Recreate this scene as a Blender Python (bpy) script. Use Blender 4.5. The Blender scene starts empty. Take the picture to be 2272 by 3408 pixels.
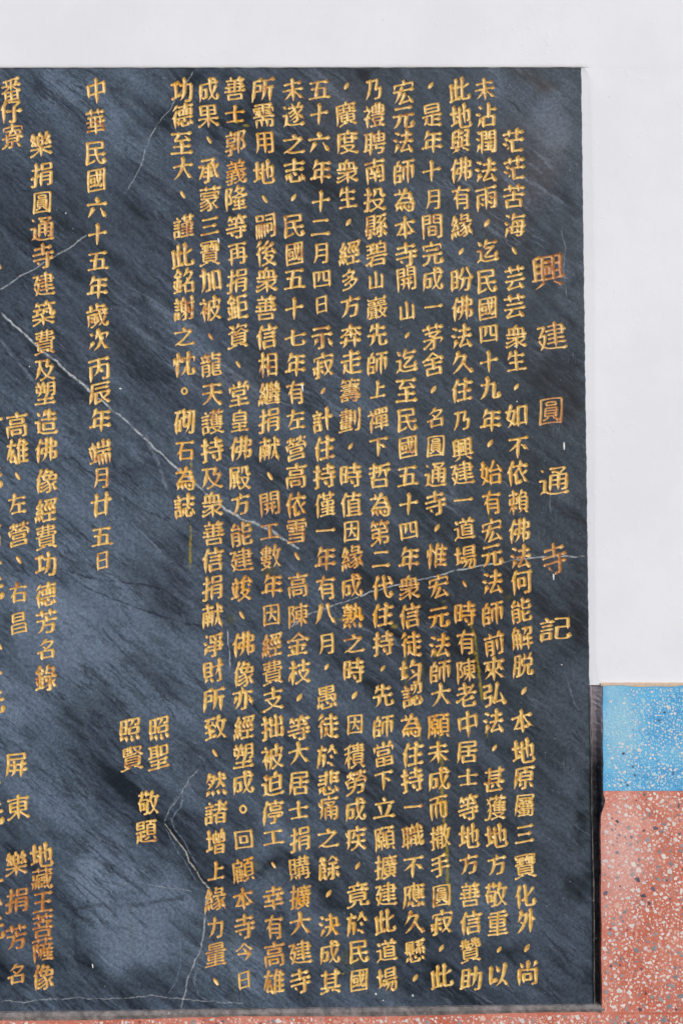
import bpy, bmesh, math, random, time
import numpy as np
from mathutils import Vector, Matrix
from mathutils.geometry import delaunay_2d_cdt
T0 = time.time()
rnd = random.Random(7)
C = bpy.context.scene.collection
scene = bpy.context.scene

# ------------------------------------------------------------------ camera
W, H, F = 2272, 3408, 3787.0            # photograph size and focal length in its pixels
DIST, EYE = 1.46, 1.42                  # metres from the tablet's face, height of the lens
YAW, ROLL = math.radians(0.75), math.radians(0.62)
fwd = Vector((math.sin(YAW), math.cos(YAW), 0))
r0 = Vector((math.cos(YAW), -math.sin(YAW), 0)); u0 = Vector((0, 0, 1))
right = r0 * math.cos(ROLL) - u0 * math.sin(ROLL)
up = u0 * math.cos(ROLL) + r0 * math.sin(ROLL)
CAM = Vector((0, -DIST, EYE))
cd = bpy.data.cameras.new('camera'); cam = bpy.data.objects.new('camera', cd); C.objects.link(cam)
cam.matrix_world = Matrix(((right.x, up.x, -fwd.x, CAM.x), (right.y, up.y, -fwd.y, CAM.y),
                           (right.z, up.z, -fwd.z, CAM.z), (0, 0, 0, 1)))
cd.sensor_fit = 'VERTICAL'; cd.sensor_height = 36.0; cd.lens = 36.0 * F / H
cd.clip_start = 0.05; cd.clip_end = 100
scene.camera = cam

# ------------------------------------------------------------------ light
w = bpy.data.worlds.new('World'); scene.world = w; w.use_nodes = True
wn = w.node_tree; sky = wn.nodes.new('ShaderNodeTexSky'); sky.sky_type = 'NISHITA'; sky.sun_disc = False
to_sun = Vector((0.50, -0.72, 0.50)).normalized()
sky.sun_elevation = math.asin(to_sun.z); sky.sun_rotation = math.atan2(to_sun.x, to_sun.y)
sky.air_density = 1.0; sky.dust_density = 1.0
wn.links.new(sky.outputs[0], wn.nodes['Background'].inputs[0]); wn.nodes['Background'].inputs[1].default_value = 0.115
sd = bpy.data.lights.new('sun', 'SUN'); sd.energy = 1.5; sd.angle = math.radians(36); sd.color = (1.0, 0.98, 0.96)
sun = bpy.data.objects.new('sun', sd); C.objects.link(sun)
sun.rotation_euler = (-to_sun).to_track_quat('-Z', 'Y').to_euler(); sun.location = to_sun * 6
scene.view_settings.view_transform = 'Standard'; scene.view_settings.look = 'None'
scene.view_settings.gamma = 1.0; scene.view_settings.exposure = 0.43
scene.view_settings.use_curve_mapping = False
scene.cycles.max_bounces = 4; scene.cycles.diffuse_bounces = 2; scene.cycles.glossy_bounces = 2

# ------------------------------------------------------------------ helpers
def P(px, py, y=0.0):
    """photo pixel -> point on the plane Y = y"""
    d = fwd * F + right * (px - W / 2) + up * (H / 2 - py)
    return CAM + d * ((y - CAM.y) / d.y)
S = DIST / F                            # metres per photo pixel on the tablet
D2F = W / 1568.0

def empty(name, loc, label, cat, group=None):
    o = bpy.data.objects.new(name, None); C.objects.link(o); o.location = loc
    o['label'] = label; o['category'] = cat
    if group: o['group'] = group
    return o
def mesh_obj(name, verts, faces, mat, parent, smooth=False):
    me = bpy.data.meshes.new(name); me.from_pydata([tuple(v) for v in verts], [], faces); me.update()
    me.materials.append(mat)
    if smooth: me.polygons.foreach_set('use_smooth', [True] * len(me.polygons))
    o = bpy.data.objects.new(name, me); C.objects.link(o)
    if parent: attach(o, parent)
    return o
def world_loc(o):
    return o.location if o.parent is None else o.location + world_loc(o.parent)
def attach(o, parent):                  # keep the object where it is
    l = o.location.copy(); o.parent = parent; o.location = l - world_loc(parent)

class NT:
    def __init__(s, name):
        s.m = bpy.data.materials.new(name); s.m.use_nodes = True; s.t = s.m.node_tree
        s.b = s.t.nodes['Principled BSDF']; s.out = s.t.nodes['Material Output']
    def new(s, k, **kw):
        n = s.t.nodes.new(k)
        for a, v in kw.items(): setattr(n, a, v)
        return n
    def put(s, sock, v):
        if isinstance(v, bpy.types.NodeSocket): s.t.links.new(v, sock)
        elif v is not None:
            if isinstance(v, (tuple, list)) and len(v) == 3 and sock.type == 'RGBA': v = (*v, 1)
            sock.default_value = v
    def math(s, op, a, b=None, c=None, clamp=False):
        n = s.new('ShaderNodeMath', operation=op, use_clamp=clamp)
        for i, v in enumerate((a, b, c)): s.put(n.inputs[i], v)
        return n.outputs[0]
    def vec(s, op, a, b=None):
        n = s.new('ShaderNodeVectorMath', operation=op); s.put(n.inputs[0], a)
        if b is not None: s.put(n.inputs[3 if op == 'SCALE' else 1], b)
        return n.outputs[1] if op in ('LENGTH', 'DISTANCE', 'DOT_PRODUCT') else n.outputs[0]
    def rng(s, v, a, b, c=0.0, d=1.0, smooth=True):
        n = s.new('ShaderNodeMapRange', interpolation_type='SMOOTHSTEP' if smooth else 'LINEAR'); n.clamp = True
        for i, x in enumerate((v, a, b, c, d)): s.put(n.inputs[i], x)
        return n.outputs[0]
    def mix(s, f, a, b, mode='MIX'):
        n = s.new('ShaderNodeMix', data_type='RGBA', blend_type=mode); n.clamp_factor = True
        s.put(n.inputs[0], f); s.put(n.inputs[6], a); s.put(n.inputs[7], b)
        return n.outputs[2]
    def noise(s, v, scale, detail=4, rough=0.55, dist=0.0, col=False):
        n = s.new('ShaderNodeTexNoise'); s.put(n.inputs['Vector'], v)
        n.inputs['Scale'].default_value = scale; n.inputs['Detail'].default_value = detail
        n.inputs['Roughness'].default_value = rough; n.inputs['Distortion'].default_value = dist
        return n.outputs[1 if col else 0]
    def pos(s): return s.new('ShaderNodeNewGeometry').outputs['Position']
    def mapping(s, v, loc=(0, 0, 0), rot=(0, 0, 0), scale=(1, 1, 1)):
        n = s.new('ShaderNodeMapping'); s.put(n.inputs[0], v)
        n.inputs[1].default_value = loc; n.inputs[2].default_value = rot; n.inputs[3].default_value = scale
        return n.outputs[0]
    def sep(s, v):
        n = s.new('ShaderNodeSeparateXYZ'); s.put(n.inputs[0], v); return n.outputs
    def bump(s, h, strength, dist):
        n = s.new('ShaderNodeBump'); s.put(n.inputs['Height'], h)
        n.inputs['Strength'].default_value = strength; n.inputs['Distance'].default_value = dist
        s.t.links.new(n.outputs[0], s.b.inputs['Normal'])
    def blob(s, v, px, py, rx, ry, ang=0.0, core=0.1):
        """soft elliptical patch, centre and radii in photo pixels, ang degrees clockwise"""
        c = P(px, py); d = s.vec('SUBTRACT', v, tuple(c))
        if ang:
            n = s.new('ShaderNodeVectorRotate', rotation_type='Y_AXIS'); s.put(n.inputs[0], d)
            n.inputs['Angle'].default_value = math.radians(-ang); d = n.outputs[0]
        d = s.vec('MULTIPLY', d, (1 / (rx * S), 0.0, 1 / (ry * S)))
        return s.rng(s.vec('LENGTH', d), core, 1.0, 1.0, 0.0)
    def line(s, xyz, pts, wid, vertical=False, fade=12):
        """mask of a thin line through photo pixels, single-valued along x (or along z)"""
        q = [P(*p) for p in pts]; ia, ib = (2, 0) if vertical else (0, 2)
        q.sort(key=lambda p: p[ia]); a = [p[ia] for p in q]; b = [p[ib] for p in q]
        a0, a1, b0, b1 = a[0], a[-1], min(b), max(b)
        if b1 - b0 < 1e-4: b1 = b0 + 1e-4
        t = s.rng(xyz[ia], a0, a1, 0, 1, smooth=False)
        n = s.new('ShaderNodeFloatCurve'); s.put(n.inputs[1], t); cv = n.mapping.curves[0]
        cp = [((x - a0) / (a1 - a0), (y - b0) / (b1 - b0)) for x, y in zip(a, b)]
        cv.points[0].location = cp[0]; cv.points[1].location = cp[-1]
        for p in cp[1:-1]: cv.points.new(*p)
        for p in cv.points: p.handle_type = 'VECTOR'
        n.mapping.update()
        f = s.math('MULTIPLY_ADD', n.outputs[0], b1 - b0, b0)
        d = s.math('ABSOLUTE', s.math('SUBTRACT', xyz[ib], f))
        k = math.hypot(a1 - a0, sum(abs(b[i + 1] - b[i]) for i in range(len(b) - 1))) / (a1 - a0)
        m = s.rng(d, 0.0, wid * S * k, 1.0, 0.0)
        m = s.math('MULTIPLY', m, s.rng(xyz[ia], a0 - 1e-4, a0 + fade * S, 0, 1))
        return s.math('MULTIPLY', m, s.rng(xyz[ia], a1 - fade * S, a1 + 1e-4, 1, 0))

# ------------------------------------------------------------------ materials
def srgb(r, g, b, k=1.0):
    f = lambda c: ((c / 255 + 0.055) / 1.055) ** 2.4 if c > 10 else c / 255 / 12.92
    return (f(r) * k, f(g) * k, f(b) * k)

def stone_material():
    s = NT('blue_grey_marble'); p = s.pos()
    warp = s.vec('SCALE', s.vec('SUBTRACT', s.noise(p, 9, 5, 0.6, col=True), (0.5, 0.5, 0.5)), 0.055)
    pw = s.vec('ADD', p, warp)
    warp2 = s.vec('SCALE', s.vec('SUBTRACT', s.noise(p, 45, 4, 0.6, col=True), (0.5, 0.5, 0.5)), 0.010)
    pl = s.vec('ADD', p, warp2)
    A = math.radians(42)
    gr = s.mapping(pw, rot=(0, -A, 0)); gl = s.mapping(pl, rot=(0, -A, 0))
    n1 = s.noise(s.mapping(gr, scale=(2.2, 1, 12)), 1.0, 6, 0.62)
    st2 = s.mapping(gl, scale=(6, 1, 70)); n2 = s.noise(st2, 1.0, 5, 0.62)
    n3 = s.noise(s.mapping(gl, scale=(45, 1, 150)), 1.0, 4, 0.62)
    v = s.math('ADD', s.math('MULTIPLY', n1, 0.66), s.math('ADD', s.math('MULTIPLY', n2, 0.40), s.math('MULTIPLY', n3, 0.26)))
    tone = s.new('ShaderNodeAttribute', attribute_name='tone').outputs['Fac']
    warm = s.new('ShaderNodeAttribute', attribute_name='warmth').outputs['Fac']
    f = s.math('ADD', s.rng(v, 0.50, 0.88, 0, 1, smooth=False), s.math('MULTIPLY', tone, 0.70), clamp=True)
    hue = s.rng(s.noise(p, 3.1, 2, 0.5), 0.38, 0.62)
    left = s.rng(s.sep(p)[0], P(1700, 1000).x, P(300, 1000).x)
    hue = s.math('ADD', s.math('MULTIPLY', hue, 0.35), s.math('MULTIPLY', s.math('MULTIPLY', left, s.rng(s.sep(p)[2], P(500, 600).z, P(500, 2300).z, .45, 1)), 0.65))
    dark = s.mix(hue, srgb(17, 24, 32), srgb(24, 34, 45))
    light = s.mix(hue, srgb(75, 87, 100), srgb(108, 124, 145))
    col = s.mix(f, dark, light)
    col = s.mix(warm, col, s.mix(f, srgb(42, 36, 36), srgb(104, 97, 99)))
    def tint(mask, c, k):
        nonlocal col
        col = s.mix(s.math('MULTIPLY', mask, k), col, c)
    LB = srgb(118, 129, 147); DK = srgb(20, 26, 37)
    # natural darker seams along the grain
    r1 = s.math('ABSOLUTE', s.math('SUBTRACT', s.noise(s.mapping(s.mapping(pl, rot=(0, -A, 0)), scale=(4, 1, 30)), 1.3, 5, 0.6), 0.5))
    tint(s.math('MULTIPLY', s.rng(r1, 0.0, 0.030, 1, 0), s.rng(s.noise(p, 9, 3), 0.40, 0.62, .15, 1)), DK, s.math('MULTIPLY_ADD', left, 0.42, 0.16))
    r2 = s.math('ABSOLUTE', s.math('SUBTRACT', s.noise(s.mapping(s.mapping(pl, rot=(0, -A + .12, 0)), scale=(3.2, 1, 26), loc=(3, 0, 5)), 1.3, 3, 0.5), 0.5))
    tint(s.math('MULTIPLY', s.rng(r2, 0.0, 0.022, 1, 0), s.rng(s.noise(p, 7, 3, dist=1), 0.48, 0.66)), LB, 0.34)
    # crisp hairlines, dark and pale, running with the grain
    for (sx, sz, lx, wd_, k, c, lo, hi) in ((7, 60, 9, .020, .62, DK, .44, .60), (10, 95, 4, .018, .42, DK, .46, .6), (8, 80, 1, .014, .34, LB, .5, .64)):
        rr = s.math('ABSOLUTE', s.math('SUBTRACT', s.noise(s.mapping(gl, scale=(sx, 1, sz), loc=(lx, 0, lx)), 1.0, 2, 0.5), 0.5))
        tint(s.math('MULTIPLY', s.rng(rr, 0.0, wd_, 1, 0), s.rng(s.noise(s.mapping(p, loc=(lx, 0, 0)), 12, 3, .6), lo, hi)), c, k)
    xyz = s.sep(pl); br = s.rng(s.noise(p, 70, 4, 0.7), 0.36, 0.56, 0.15, 1)
    WV = srgb(190, 194, 198); 
    for pts, wd, vert, c, k in (
        ([(0, 965), (44, 936), (97, 902), (170, 863), (242, 820), (296, 779)], 4, False, WV, .6),
        ([(422, 640), (465, 568), (485, 495), (509, 437), (543, 388), (572, 354), (645, 233)], 3, True, WV, .5),
        ([(0, 1043), (107, 1135), (170, 1188), (290, 1295), (412, 1395), (509, 1487), (591, 1560), (756, 1700), (830, 1735), (900, 1765), (1000, 1830)], 6, False, WV, .85),
        ([(480, 1440), (520, 1530), (545, 1600), (560, 1640)], 10, True, LB, .5),
        ([(300, 900), (420, 1010), (540, 1090), (700, 1180), (860, 1300), (1000, 1370)], 6, False, LB, .35),
        ([(0, 1130), (80, 1230), (130, 1290)], 8, False, LB, .5), ([(440, 1740), (520, 1820), (560, 1860)], 5, False, LB, .5),
        ([(962, 2088), (1025, 2045), (1142, 2006), (1234, 1972), (1313, 1950), (1400, 1929), (1511, 1900), (1579, 1885), (1700, 1866), (1822, 1853), (1948, 1851)], 4, False, WV, .75),
        ([(1500, 1690), (1600, 1790), (1700, 1900)], 6, False, LB, .3),
        ([(661, 2555), (624, 2601), (605, 2640), (575, 2680), (560, 2700), (545, 2738)], 3, True, WV, .5),
        ([(545, 2738), (566, 2762), (594, 2805), (617, 2833), (630, 2866), (658, 2907), (680, 2938), (701, 2963), (688, 2996), (683, 3050)], 4, True, srgb(195, 190, 175), .9),
        ([(550, 2745), (572, 2762), (602, 2805), (626, 2833), (638, 2866), (664, 2907), (684, 2935)], 9, True, DK, .8),
        ([(613, 2635), (600, 2690), (570, 2725), (580, 2755), (605, 2790), (628, 2830), (655, 2880)], 3, True, LB, .9),
        ([(602, 2635), (583, 2660), (563, 2690)], 3, True, LB, .8),
        ([(548, 2755), (562, 2775), (582, 2820), (610, 2860), (660, 2940)], 3, True, LB, .7),
        ([(683, 3050), (676, 3100), (664, 3172), (630, 3245), (601, 3357)], 4, True, WV, .6),
        ([(605, 3130), (604, 3200), (590, 3260), (560, 3310)], 3, True, LB, .6), ([(660, 3200), (645, 3270), (660, 3310), (700, 3335)], 5, True, LB, .6),
        ([(0, 3332), (78, 3337), (145, 3327), (270, 3322), (400, 3324), (500, 3313), (640, 3330), (820, 3338)], 3, False, WV, .4),
        ([(490, 2945), (600, 2958), (640, 2970)], 2, False, WV, .5), ([(760, 2095), (764, 2160), (768, 2235)], 3, True, (0.8, 0.8, 0.8), .5),
        ([(170, 1780), (233, 1905), (330, 1930), (485, 1945), (560, 1970)], 6, False, DK, .75),
        ([(240, 1930), (370, 1990), (440, 2020), (560, 2060), (700, 2090)], 6, False, DK, .7),
        ([(242, 3027), (315, 3012), (436, 3014), (509, 3003), (620, 2985)], 14, False, DK, .5),
        ([(242, 3027), (252, 3124), (271, 3221), (310, 3294), (359, 3361)], 16, True, DK, .4),
        ([(330, 2080), (420, 2180), (520, 2290), (600, 2420)], 6, False, DK, .6), ([(100, 1600), (180, 1700), (300, 1800), (420, 1850)], 5, False, DK, .5),
        ([(1872, 2230), (1900, 2310), (1930, 2370)], 5, True, LB, .4), ([(1860, 760), (1880, 820), (1872, 900), (1885, 990)], 5, True, LB, .5)):
        tint(s.math('MULTIPLY', s.line(xyz, pts, wd, vert), br), c, k)
    # yellow-green runs of old gilding paint
    OL = srgb(150, 132, 30); OD = srgb(92, 92, 44)
    for pts, wd, c, k in (
        ([(637, 1735), (634, 1800), (630, 1900)], 7, OL, .75), ([(1562, 2060), (1578, 2120), (1585, 2170), (1596, 2260), (1605, 2340)], 8, OL, .8),
        ([(1460, 2400), (1463, 2480), (1470, 2590), (1478, 2735), (1490, 2930), (1492, 3030)], 9, OL, .75),
        ([(1348, 2150), (1352, 2240), (1350, 2330)], 8, OD, .7), ([(1628, 1610), (1629, 1680), (1628, 1750)], 9, OD, .55),
        ([(1395, 2390), (1396, 2440), (1398, 2475)], 8, OL, .85), ([(1618, 2400), (1620, 2460)], 6, OL, .7), ([(1405, 2200), (1408, 2300)], 4, OD, .6),
        ([(636, 1530), (637, 1570)], 6, OL, .8), ([(776, 3050), (777, 3200), (778, 3340)], 3, OD, .5), ([(430, 3000), (440, 3090), (442, 3180)], 6, OD, .35),
        ([(810, 2230), (790, 2310), (760, 2370), (750, 2410)], 3, OD, .3), ([(762, 1900), (763, 2060)], 5, OD, .4)):
        tint(s.math('MULTIPLY', s.line(xyz, pts, wd, True, fade=20), br), c, k)
    for x, y, rx, ry, c, k in ((1453, 2178, 30, 16, OL, .9), (1985, 2090, 10, 10, OL, .0), (1580, 2175, 12, 12, OL, .9), (1975, 2090, 1, 1, OL, 0), (1310, 2085, 16, 14, OL, .8),
                               (820, 420, 18, 9, OL, .8), (790, 405, 14, 9, OL, .9), (1475, 2000, 10, 8, OD, .9), (1480, 2085, 12, 8, OL, .8), (1665, 1770, 8, 8, OD, .8),
                               (900, 1900, 50, 40, OD, .45), (1140, 2060, 18, 14, OL, .5), (770, 2060, 30, 30, OD, .4), (1170, 3190, 60, 50, OD, .3), (1140, 3240, 10, 8, OL, .8),
                               (870, 2370, 8, 6, OL, .6), (850, 2885, 30, 20, OD, .5), (1030, 2960, 60, 50, srgb(110, 120, 135), .3), (1690, 1990, 26, 16, OD, .5)):
        if k: tint(s.math('MULTIPLY', s.blob(pl, x, y, rx, ry), br), c, k)
    # chalky scuffs on the bare right margin
    sc = s.rng(s.noise(s.mapping(p, scale=(260, 1, 30)), 1.0, 5, 0.7), 0.52, 0.72)
    for x, y, rx, ry, k in ((1860, 2560, 60, 60, .6), (1830, 1680, 45, 80, .55), (1850, 1420, 40, 40, .4), (1900, 1210, 30, 80, .4), (1790, 1780, 50, 40, .4), (640, 560, 90, 80, .3), (930, 620, 60, 60, .3)):
        tint(s.math('MULTIPLY', s.blob(pl, x, y, rx, ry), sc), srgb(150, 158, 172), k)
    # fine grain
    g = s.math('ADD', s.math('MULTIPLY', s.noise(p, 900, 2, 0.6), .5), s.math('MULTIPLY', s.noise(p, 240, 3, .65), .5)); col = s.mix(0.8, col, s.mix(s.rng(g, 0.34, 0.66), (0.22, 0.22, 0.22), (0.78, 0.78, 0.78)), 'OVERLAY')
    sp = s.rng(s.noise(p, 330, 1, 0.5), 0.74, 0.78); tint(sp, srgb(175, 180, 190), .5)
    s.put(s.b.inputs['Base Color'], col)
    s.put(s.b.inputs['Roughness'], s.rng(s.noise(p, 20, 5, 0.6), 0.3, 0.7, 0.38, 0.60))
    s.put(s.b.inputs['Specular IOR Level'], 0.22)
    s.bump(s.math('ADD', s.noise(p, 500, 3), s.noise(st2, 1.0, 3)), 0.10, 0.0006)
    return s.m

def gilt_material():
    s = NT('gold_paint'); p = s.pos()
    pw = s.vec('ADD', p, s.vec('SCALE', s.vec('SUBTRACT', s.noise(p, 60, 3, col=True), (.5, .5, .5)), 0.03))
    light = s.mix(s.rng(s.noise(p, 120, 3), 0.35, 0.65), srgb(212, 170, 84), srgb(236, 202, 128))
    brown = srgb(170, 108, 56); orange = srgb(218, 154, 36)
    def total(l):
        acc = None
        for x, y, rx, ry, k in l:
            m = s.math('MULTIPLY', s.blob(pw, x, y, rx, ry), k)
            acc = m if acc is None else s.math('MAXIMUM', acc, m)
        return acc
    fb = total([(900, 1740, 170, 150, .75), (780, 1760, 100, 80, .6), (1085, 1880, 60, 80, .8), (1180, 1880, 70, 90, .8), (990, 2080, 90, 110, .6),
                (880, 2180, 80, 120, .7), (1850, 900, 110, 330, 1), (1850, 1400, 80, 160, 1), (1850, 1880, 90, 130, .95), (1500, 2050, 420, 420, .45), (900, 1900, 330, 300, .45), (800, 3000, 420, 330, .45), (780, 560, 90, 90, .7), (1720, 1860, 60, 60, .8), (1360, 1960, 60, 60, .7), (110, 820, 90, 120, .6),
                (100, 3070, 220, 360, .95), (900, 3130, 170, 220, .6), (820, 2950, 60, 80, .8), (690, 3170, 80, 120, .6), (980, 2980, 50, 160, .6),
                (780, 480, 60, 80, .55), (720, 1590, 50, 50, .8), (500, 2830, 60, 80, .7), (1850, 1850, 60, 80, .6), (1760, 2780, 50, 60, .2)])
    fo = total([(790, 380, 50, 50, 1), (780, 560, 60, 60, .8), (885, 470, 50, 80, .9), (880, 580, 50, 40, .7), (590, 290, 50, 40, .8), (610, 1540, 80, 130, .85),
                (1640, 1600, 120, 220, .8), (1560, 2000, 330, 300, .45), (1230, 1950, 200, 200, .4), (1620, 1900, 60, 110, .7), (1560, 2050, 60, 60, .8), (1450, 2080, 80, 160, .8), (1360, 2120, 60, 80, .7),
                (1240, 1800, 60, 60, .8), (1190, 2050, 70, 80, .9), (1255, 2050, 50, 80, .7), (820, 1950, 60, 60, .9), (800, 2150, 60, 60, .6), (920, 1960, 50, 60, .5),
                (1460, 2420, 60, 110, .8), (1370, 2420, 60, 60, .6), (1470, 2650, 40, 180, .6), (830, 2870, 60, 50, .9), (1000, 3000, 50, 60, .8), (1120, 3090, 70, 60, .7),
                (770, 2990, 50, 60, .7), (1190, 3120, 50, 60, .6), (700, 2900, 60, 60, .7), (990, 1690, 50, 60, .6), (1060, 2230, 30, 30, .2), (480, 2980, 20, 20, .5)])
    wear = s.rng(s.noise(p, 95, 5, 0.65), 0.45, 0.62)
    nb = s.rng(s.noise(p, 16, 3), 0.48, 0.66, 0, .8)
    fb = s.math('MAXIMUM', s.math('MULTIPLY', fb, s.rng(s.noise(p, 150, 4, .6), 0.3, 0.55, .45, 1)), s.math('MULTIPLY', nb, wear))
    col = s.mix(s.math('ADD', fb, s.math('MULTIPLY', wear, 0.24)), light, brown)
    col = s.mix(s.math('MULTIPLY', fo, s.rng(s.noise(p, 130, 4, .6), 0.3, 0.6, .35, 1)), col, orange)
    # paint rubbed thin along the arrises
    n = s.new('ShaderNodeAttribute', attribute_name='groove'); dep = n.outputs['Fac']
    rim = s.rng(s.math('ADD', dep, s.math('MULTIPLY', s.math('SUBTRACT', s.noise(p, 260, 3), 0.5), 0.3)), 0.02, 0.34, 1, 0)
    col = s.mix(s.math('MULTIPLY', rim, .75), col, srgb(158, 100, 52))
    bare = s.math('MULTIPLY', s.rng(s.noise(p, 210, 4, .65), 0.66, 0.72), s.math('ADD', 0.25, fb))
    col = s.mix(bare, col, srgb(88, 82, 78))
    s.put(s.b.inputs['Base Color'], col); s.put(s.b.inputs['Roughness'], 0.34)
    s.put(s.b.inputs['Specular IOR Level'], 0.5); s.put(s.b.inputs['Metallic'], 0.0)
    s.bump(s.noise(p, 420, 3), 0.25, 0.0008)
    return s.m

def plaster_material():
    s = NT('white_limewash'); p = s.pos()
    a = s.noise(p, 11, 6, 0.6); b = s.noise(p, 5, 5)
    col = s.mix(s.rng(s.math('ADD', a, b), 0.8, 1.2), (0.735, 0.745, 0.79), (0.775, 0.782, 0.825))
    col = s.mix(s.rng(s.noise(p, 150, 2), 0.77, 0.80), col, (0.55, 0.52, 0.50))
    s.put(s.b.inputs['Base Color'], col); s.put(s.b.inputs['Roughness'], 0.62); s.put(s.b.inputs['Specular IOR Level'], 0.3)
    h = s.math('ADD', s.math('MULTIPLY', s.noise(s.mapping(p, scale=(1.6, 1, 1)), 20, 5, .6), 1.0), s.math('MULTIPLY', s.rng(s.noise(p, 60, 3, .7), .60, .72), .35))
    s.bump(s.math('ADD', h, s.math('MULTIPLY', s.noise(p, 260, 3), 0.10)), 0.10, 0.004)
    return s.m

def reveal_material():
    s = NT('cream_limewash'); p = s.pos()
    col = s.mix(s.rng(s.noise(p, 40, 5), 0.35, 0.65), (0.66, 0.66, 0.62), (0.74, 0.74, 0.73))
    col = s.mix(s.rng(s.noise(p, 120, 4), 0.66, 0.74), col, (0.40, 0.40, 0.36))
    s.put(s.b.inputs['Base Color'], col); s.put(s.b.inputs['Roughness'], 0.65); s.bump(s.noise(p, 130, 4), 0.4, 0.002)
    return s.m

def terrazzo_material(name, a, b, pale, cx, cy, r):
    s = NT(name); p = s.pos()
    pw = s.vec('ADD', p, s.vec('SCALE', s.vec('SUBTRACT', s.noise(p, 22, 4, .6, col=True), (.5, .5, .5)), .09))
    col = s.mix(s.rng(s.noise(pw, 12, 5, .6), 0.35, 0.65), a, b)
    m = s.blob(pw, cx, cy, r, r * 2.2)
    col = s.mix(s.math('MULTIPLY', m, 0.75), col, pale)
    col = s.mix(s.rng(s.noise(pw, 30, 5, .6), 0.55, 0.75, 0, .55), col, pale)
    col = s.mix(0.5, col, s.mix(s.rng(s.noise(p, 700, 3), .3, .7), (.3, .3, .3), (.7, .7, .7)), 'OVERLAY')
    s.put(s.b.inputs['Base Color'], col); s.put(s.b.inputs['Roughness'], s.rng(s.noise(p, 30, 4), .3, .7, .30, .52))
    s.put(s.b.inputs['Specular IOR Level'], 0.4); s.bump(s.noise(p, 300, 4), 0.15, 0.0008)
    return s.m

def chip_material(name, a, b):
    s = NT(name); p = s.pos()
    cellv = s.noise(p, 70, 1); col = s.mix(s.rng(cellv, 0.35, 0.65), a, b)
    col = s.mix(s.rng(s.noise(p, 260, 4), .52, .75, 0, .5), col, tuple(x * .6 for x in a))
    s.put(s.b.inputs['Base Color'], col); s.put(s.b.inputs['Roughness'], 0.4)
    return s.m

def mortar_material(name, dark, lightc, top=None):
    s = NT(name); p = s.pos()
    f = s.rng(s.noise(p, 70, 6, .65), .34, .66)
    if top:
        z = s.sep(p)[2]
        f = s.math('ADD', s.math('MULTIPLY', f, 0.16), s.math('MULTIPLY', s.rng(s.math('ADD', z, s.math('MULTIPLY', s.noise(p, 30, 3), .05)), top[0], top[1]), .8), clamp=True)
    col = s.mix(f, dark, lightc)
    col = s.mix(s.rng(s.noise(p, 190, 3), .68, .74), col, (0.5, 0.48, 0.45))
    s.put(s.b.inputs['Base Color'], col); s.put(s.b.inputs['Roughness'], 0.85); s.bump(s.noise(p, 160, 5, .65), 0.6, 0.003)
    return s.m

def plain(name, c, rough=.5):
    s = NT(name); p = s.pos()
    s.put(s.b.inputs['Base Color'], s.mix(s.rng(s.noise(p, 200, 3), .35, .65), tuple(x * .85 for x in c), c)); s.put(s.b.inputs['Roughness'], rough)
    return s.m

M_STONE = stone_material(); M_GOLD = gilt_material(); M_WALL = plaster_material(); M_REV = reveal_material()
M_BLUE = terrazzo_material('blue_terrazzo', srgb(70, 154, 206), srgb(98, 176, 220), srgb(152, 196, 216), 2060, 2400, 110)
M_RED = terrazzo_material('red_terrazzo', srgb(188, 102, 82), srgb(206, 132, 114), srgb(220, 172, 164), 2060, 2850, 130)
M_CHIP = [chip_material('white_chip', srgb(224, 216, 210), srgb(206, 202, 202)), chip_material('grey_chip', srgb(150, 156, 160), srgb(120, 128, 138)),
          chip_material('dark_chip', srgb(98, 102, 118), srgb(70, 68, 84)), chip_material('pale_blue_chip', srgb(150, 196, 216), srgb(180, 208, 218)), chip_material('pinkish_chip', srgb(222, 186, 176), srgb(210, 160, 146))]
M_GRIME = mortar_material('grimy_mortar', srgb(17, 21, 25), srgb(150, 141, 148), (P(1980, 2520).z, P(1980, 2290).z))
M_SILL = mortar_material('grey_mortar', srgb(92, 88, 88), srgb(136, 128, 126))
M_GROUT = mortar_material('pale_grout', srgb(70, 66, 66), srgb(140, 130, 122))
M_TAN = plain('tan_undercoat', srgb(205, 178, 152), .7)
M_WHITE = plain('white_paint', (.8, .8, .8), .5)
print('materials', round(time.time() - T0, 1))

# ------------------------------------------------------------------ the wall
# outlines in photo pixels: slab edge and the edges of what surrounds it
SL, ST, SB = -520, 225, 3366
def slab_right(y): return 1932 + (y - 226) * 0.0134
def slab_bottom(x): return 3367 - x * 0.0132
def slab_top(x): return 226 - x * 0.0008
DP = -0.0019                               # how far the wall stands proud of the tablet
WL, WR, WT, WB = -900, 2640, -420, 3800   # extent of the wall that is built
BLUE_T, BLUE_B = 2283, 2632
def joint_r(y): return 1997 + (y - 2283) * 0.0055
def plaster_r(y): return slab_right(y) + 26 + 5 * math.sin(y * .0021)
def sill_b(x): return slab_bottom(x) + 30 + 3 * math.sin(x * .006)

wall = empty('temple_wall', (P(WR, WB).x - 0.6, 0.0, P(0, WB).z), 'white plastered temple wall with a blue and red terrazzo dado, the dark tablet let into it', 'wall')

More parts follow.
